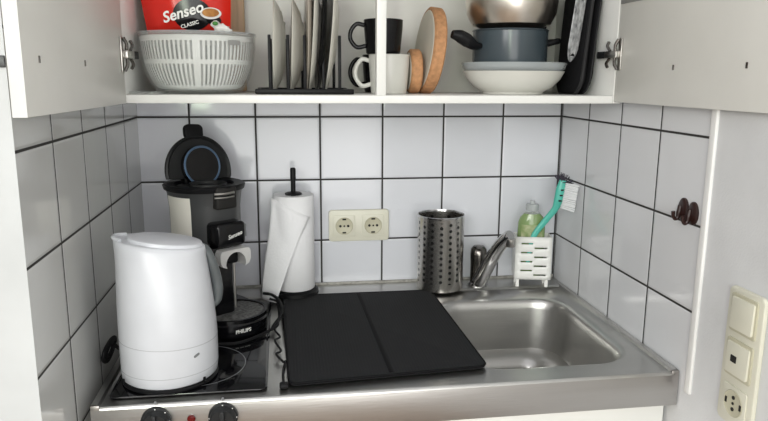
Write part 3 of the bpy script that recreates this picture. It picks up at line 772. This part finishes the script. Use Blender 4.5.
def bag_y(x, z, w=.150, h=.215, t=.055):
    u = x/(w/2); v = z/h
    return -(t*(1-abs(u)**2.6)*(1-abs(2*v-1)**9)**.5)/2
pb = link('bag_body', pillow(.160, .200, .215, .060), M['red'], bg, sharp=60)
def patch(name, m, cx, cz, rx, rz, d, parent=bg, n=32):
    bm = bmesh.new(); c = bm.verts.new((cx, bag_y(cx, cz, .16, .215, .060)-d, cz)); rg = []
    for k in (.5, 1):
        rg.append([bm.verts.new((cx+k*rx*math.cos(2*PI*j/n), bag_y(cx+k*rx*math.cos(2*PI*j/n), cz+k*rz*math.sin(2*PI*j/n), .16, .215, .060)-d, cz+k*rz*math.sin(2*PI*j/n))) for j in range(n)])
    for j in range(n):
        k = (j+1) % n; bm.faces.new((c, rg[0][j], rg[0][k])); bm.faces.new((rg[0][j], rg[1][j], rg[1][k], rg[0][k]))
    return link(name, bm, m, parent)
patch('black_oval', M['blackgloss'], .012, .035, .036, .030, .0035)
for s, sz, x, z, sh, rot, bo in (('Senseo', .028, -.005, .038, .25, 14, .0006), ('CLASSIC', .0095, .006, .016, .1, 14, .0002)):
    lettering('bag_lettering', s, sz, M['white'], bg, Matrix.Translation((x, bag_y(x, z, .16, .215, .060)-.0085, z)) @ FRONT @ Matrix.Rotation(math.radians(rot), 4, 'Z'), shear=sh, bold=bo, ext=.0006)
patch('cup_picture', M['trimw'], .047, .036, .0195, .011, .0065)
patch('coffee_picture', M['crema'], .047, .037, .0155, .008, .0085)
patch('cup_side', M['blackgloss'], .052, .0225, .013, .009, .0055)

bs = thing('small_packet', 'small crumpled white packet with green print beside the red bag', 'packet', (.2150, -.245, SH+.1160))
# crumpled packet resting on the spinner rim
bm = bmesh.new(); rows = []
for j in range(7):
    v = j/6; rows.append([Vector((.034*(u-.5)+.004*math.sin(7*v+5*u), -.006*math.sin(PI*u)*math.sin(PI*v)+.05*v*.1+.002*math.sin(13*u+9*v), .022*v*(1-.45*u)+.0015*math.sin(12*u))) for u in [k/8 for k in range(9)]])
loft(bm, rows, False, False, closed=False); o = link('packet_foil', bm, M['white'], bs); o.modifiers.new('s', 'SOLIDIFY').thickness = .004
bm = bmesh.new(); bmesh.ops.create_icosphere(bm, subdivisions=2, radius=.005, matrix=Matrix.Translation((-.011, -.004, .016)) @ Matrix.Diagonal((1.1, .5, .8, 1))); link('green_mark', bm, M['greenprint'], bs)

wb = thing('chopping_board', 'pale wooden-edged board standing upright behind the salad spinner', 'chopping board', (.219, -.040, SH))
link('board_wood', bx((-.020, -.008, 0), (.030, .008, .30), .004, 3), M['wood'], wb)
link('board_face', bx((-.060, -.004, 0), (-.0205, .006, .29), .002), M['ceramicgrey'], wb)

fl = link('flat_plastic_lid', sl(.062, .085, .005, .015, bev=.001), M['clear'], loc=(.078, -.262, SH))
tag(fl, 'small flat clear plastic lid lying on shelf at left panel', 'lid')

# ---------------------------------------------------- plate rack and plates
rk = thing('plate_rack', 'black plate rack with upright rods holding plates', 'plate rack', (.3715, -.190, SH))
bm = bmesh.new(); box(bm, (-.0955, -.085, .0), (.0955, -.068, .010), .002); box(bm, (-.0955, .068, 0), (.0955, .085, .010), .002)
for x in (-.0935, .0875): box(bm, (x, -.068, .001), (x+.006, .068, .009), .001)
link('rack_base', bm, M['black'], rk)
px_ = [-.0665, -.0315, .0005, .0362, .0680]
for x in px_:
    for y in (-.077, .077):
        bm = bmesh.new(); box(bm, (x-.003, y-.003, .009), (x+.003, y+.003, .112), .0012); link('upright_rod', bm, M['black'], rk)
def plate(name, label, x, r, depth, m, tilt, z0=.004, yc=-.190, foot=.5):
    o = thing(name, label, 'plate', (x, yc, SH+z0), (0, math.radians(tilt), 0), group='plates standing in the rack')
    mt_ = Matrix.Translation((0, 0, r)) @ Matrix.Rotation(PI/2, 4, 'Y')
    d = depth
    bm = bmesh.new(); lathe(bm, [(0, d-.004), (r*foot, d-.004), (r*.72, d*.72-.003), (r*.92, .003), (r, 0), (r+.0015, .0018), (r*.99, .0045), (r*.93, .008), (r*.74, d*.72+.002), (r*foot+.004, d), (r*foot+.002, d+.003), (r*foot-.003, d+.003), (r*foot-.005, d), (0, d)], 64, mt_)
    link('dish', bm, m, o, sharp=60)
    return o
plate('deep_plate', 'small deep pale grey plate, leftmost in the black rack', .3100, .0900, .0215, M['ceramicgrey'], 1)
plate('deep_plate', 'small deep pale grey plate, second from left in the black rack', .3440, .0900, .0215, M['ceramicgrey'], 2)
plate('dinner_plate', 'brownish grey dinner plate in middle of the black rack', .3762, .118, .003, M['beigepanel'], 1, yc=-.175)
plate('dinner_plate', 'large pale grey dinner plate, third pale one from left in rack', .3800, .115, .014, M['ceramicgrey'], 3.5)
plate('dinner_plate', 'black dinner plate between the two large pale ones', .3968, .118, .005, M['blackcer'], 4, yc=-.175)
plate('dinner_plate', 'large pale grey dinner plate, rightmost in the black rack', .4118, .115, .014, M['ceramicgrey'], 5)

# ---------------------------------------------------- mugs
def mug(label, loc, m, r=.041, h=.088, rz=PI, group='mugs behind the cabinet post'):
    o = thing('mug', label, 'mug', loc, (0, 0, rz), group=group)
    bm = lt([(0, .002), (r*.84, .0), (r*.88, .003), (r*.985, h*.75), (r, h), (r-.0015, h+.001), (r-.003, h-.001), (r*.95-.003, h*.7), (r*.86-.003, .006), (0, .005)], 48); link('cup_body', bm, m, o)
    bm = tb([(r*.93, 0, h*.84), (r+.014, 0, h*.88), (r+.026, 0, h*.68), (r+.027, 0, h*.42), (r+.014, 0, h*.2), (r*.88, 0, h*.24)], .0035, n=10, sy=1.3); link('handle', bm, m, o)
    return o
mug('white mug standing on shelf under a black mug', (.5490, -.190, SH), M['ceramic'], .0425, .079, PI-.15)
mug('black mug stacked on top of the white mug', (.5365, -.190, SH+.0805), M['blackcer'], .0405, .068, PI-.1)
mug('black mug standing half hidden behind the white mug', (.5450, -.090, SH), M['blackcer'], .0400, .081, PI+.05)

# ---------------------------------------------------- cork trivets
def trivet(label, loc, r, t, rx, rz):
    o = thing('cork_trivet', label, 'trivet', loc, (0, rx, rz), group='round trivets leaning on edge')
    mt_ = Matrix.Translation((0, 0, r)) @ Matrix.Rotation(PI/2, 4, 'Y')
    bm = lt([(0, .0), (r-.004, 0), (r, .003), (r, t-.003), (r-.003, t), (0, t)], 56, mtx=mt_); link('cork_disc', bm, M['cork'], o)
    bm = lt([(0, -.0012), (r-.009, -.0012), (r-.007, .0002), (0, .0002)], 56, mtx=mt_); link('pale_face', bm, M['corkface'], o)
trivet('large round cork-edged trivet standing on edge, leaning right', (.6200, -.150, SH+.0005), .091, .026, math.radians(6.5), math.radians(2))
trivet('small round cork trivet on edge beside the white mug', (.5935, -.165, SH+.0005), .046, .024, math.radians(1), math.radians(0))

# ---------------------------------------------------- bowls, pot and colander
bw = thing('serving_bowl', 'wide shallow white bowl on shelf beneath the grey pot', 'bowl', (.819, -.190, SH))
link('bowl_body', lt([(0, .003), (.056, .003), (.058, 0), (.064, 0), (.065, .004), (.084, .015), (.099, .031), (.1055, .0435), (.1075, .0465), (.1065, .048), (.1035, .0445), (.096, .033), (.082, .019), (.062, .010), (0, .009)], 64), M['ceramic'], bw)
gp = thing('glass_plate', 'clear glass plate lying on the white bowl under the pot', 'plate', (.819, -.190, SH+.0485))
link('plate_glass', lt([(0, .001), (.095, .001), (.104, 0), (.1085, .005), (.1105, .0125), (.1125, .0160), (.1105, .0170), (.1065, .0120), (.103, .006), (.098, .0050), (0, .0050)], 64), M['glassware'], gp)
po = thing('cooking_pot', 'slate grey pot with two black handles on the glass plate', 'pot', (.809, -.190, SH+.0543))
link('pot_body', lt([(0, .001), (.072, .0), (.078, .004), (.0785, .006), (.0785, .0745), (.0805, .0765), (.0785, .0785), (.0755, .0755), (.0755, .006), (0, .005)], 64), M['pot'], po)
for s in (-1, 1):
    bm = bmesh.new(); Y0 = -.030 if s < 0 else .0
    if s < 0: tube(bm, [(-.072, Y0, .044), (-.088, Y0-.004, .045), (-.104, Y0-.008, .054), (-.120, Y0-.010, .062), (-.137, Y0-.012, .066)], [.006, .011, .0155, .0145, .009], n=14, sy=.9)
    else:
        tube(bm, [(.074, -.024, .050), (.096, -.024, .056), (.104, 0, .056), (.096, .024, .056), (.074, .024, .050)], .0062, n=12)
    link('handle', bm, M['black'], po)
bm = bmesh.new()
lathe(bm, [(0, 0), (.007, 0), (.007, .014), (0, .014)], 16, Matrix.Translation((-.089, -.031, .045)) @ Matrix.Rotation(-PI/2*.8, 4, 'Y')); link('handle_mount', bm, M['silver'], po)
cl = thing('steel_mixing_bowl', 'polished steel bowl resting on top of the slate grey pot', 'bowl', (.809, -.190, SH+.1340))
link('bowl_shell', lt([(0, .0), (.060, .001), (.082, .009), (.093, .030), (.0965, .055), (.098, .10), (.101, .102), (.098, .104), (.095, .10), (.0935, .055), (.090, .031), (.080, .013), (.058, .004), (0, .003)], 64), M['steelpot'], cl)

# ---------------------------------------------------- pot holders and oven mitt
def pad(name, label, loc, th_, w, h, ry, rz, m, band=True, cat='pot holder', group=None):
    o = thing(name, label, cat, loc, (0, ry, rz), group=group)
    bm = bmesh.new(); rings = []
    mt_ = Matrix.Translation((0, 0, h/2)) @ Matrix.Rotation(PI/2, 4, 'Y')
    for k, z in ((.012, 0), (.004, th_*.15), (0, th_*.35), (0, th_*.65), (.004, th_*.85), (.012, th_)):
        rings.append([mt_ @ Vector((x, y, z+.002*math.sin(x*60)*math.cos(y*50))) for x, y in rrect(h-2*k, w-2*k, .035, 8)])
    loft(bm, rings); link('padding', bm, m, o, sharp=70)
    if band:
        ed = [mt_ @ Vector((x, y, th_/2)) for x, y in rrect(h, w, .035, 8)]; ed.append(ed[0])
        bm = bmesh.new(); tube(bm, ed, th_*.18, n=8, sm=0); link('piping', bm, M['seam'], o)
    return o
pad('pot_holder', 'thick black quilted pot holder, right of the bowls', (.9320, -.195, SH+.0020), .021, .130, .235, math.radians(4.6), math.radians(-1), M['fabric'], group='black pot holders')
pad('pot_holder', 'black quilted pot holder pressed against right side panel', (.9555, -.195, SH+.0020), .011, .130, .235, math.radians(4.6), math.radians(-1), M['fabric'], group='black pot holders')
pad('printed_cloth_pad', 'thin grey and white printed cloth pad beside black pot holders', (.9110, -.270, SH+.0668), .004, .062, .160, math.radians(6.5), math.radians(-42), M['print'], band=False, cat='cloth')
pad('oven_mitt', 'black oven mitt behind the pot and bowls', (.9080, -.048, SH+.0015), .022, .060, .250, math.radians(3), math.radians(-6), M['fabric'], cat='oven mitt')

# small dark latch on the end of the left wall
lt_ = thing('wall_latch', 'small dark metal latch on the white wall end at far left', 'latch', (-.010, -.725, 1.4275))
link('latch_plate', bx((-.030, -.004, -.007), (.010, 0, .007), .001), M['midgrey'], lt_)
link('latch_pin', tb([(-.018, -.004, 0), (-.018, -.010, 0)], .003, sm=0), M['chromedark'], lt_)

# ------------------------------------------------------------ light
def area(name, loc, target, sx, sy, power, col=(1, 1, 1)):
    l = bpy.data.lights.new(name, 'AREA'); l.shape = 'RECTANGLE'; l.size = sx; l.size_y = sy; l.energy = power; l.color = col
    o = bpy.data.objects.new(name, l); C.objects.link(o); o.location = loc
    o.rotation_euler = (Vector(target)-Vector(loc)).to_track_quat('-Z', 'Y').to_euler(); return o
area('window_daylight', (-.8, -3.25, 1.95), (.6, 0, 1.05), 1.5, 1.1, 46, (1, .99, .98))
area('room_fill', (.75, -3.3, 1.35), (.5, 0, 1.2), 1.9, 1.7, 40, (1, .99, .97))
area('window_gap', (-.275, -3.38, 1.62), (-.275, 0, 1.62), .17, .85, 9, (.85, 1, .75))
w = bpy.data.worlds.new('World'); bpy.context.scene.world = w; w.use_nodes = True
N = w.node_tree.nodes; L = w.node_tree.links; bg_ = N['Background']; bg_.inputs[1].default_value = .92
g = N.new('ShaderNodeTexCoord'); s = N.new('ShaderNodeSeparateXYZ'); r = N.new('ShaderNodeMapRange'); r.inputs[1].default_value = -.6; r.inputs[2].default_value = .9
m = N.new('ShaderNodeMix'); m.data_type = 'RGBA'; m.inputs[6].default_value = (.50, .47, .44, 1); m.inputs[7].default_value = (1, 1, 1.02, 1)
L.new(g.outputs['Generated'], s.inputs[0]); L.new(s.outputs[2], r.inputs[0]); L.new(r.outputs[0], m.inputs[0]); L.new(m.outputs[2], bg_.inputs[0])

# ------------------------------------------------------------ camera
yaw, pit, roll = -.1483, -.1965, .0065
cy, sy, cp, sp, cr, sr = math.cos(yaw), math.sin(yaw), math.cos(pit), math.sin(pit), math.cos(roll), math.sin(roll)
f = Vector((-sy*cp, cy*cp, sp)); rt = Vector((cy, sy, 0)); up = rt.cross(f)
r2 = rt*cr+up*sr; u2 = up*cr-rt*sr
cam = bpy.data.cameras.new('camera'); co = bpy.data.objects.new('camera', cam); C.objects.link(co)
co.matrix_world = Matrix(((r2.x, u2.x, -f.x, .328), (r2.y, u2.y, -f.y, -1.612), (r2.z, u2.z, -f.z, 1.413), (0, 0, 0, 1)))
cam.sensor_width = 36; cam.lens = 674.54/768*36; cam.clip_start = .02
bpy.context.scene.camera = co
vs = bpy.context.scene.view_settings; vs.view_transform = 'Standard'; vs.look = 'None'; vs.exposure = -.06; vs.gamma = 1
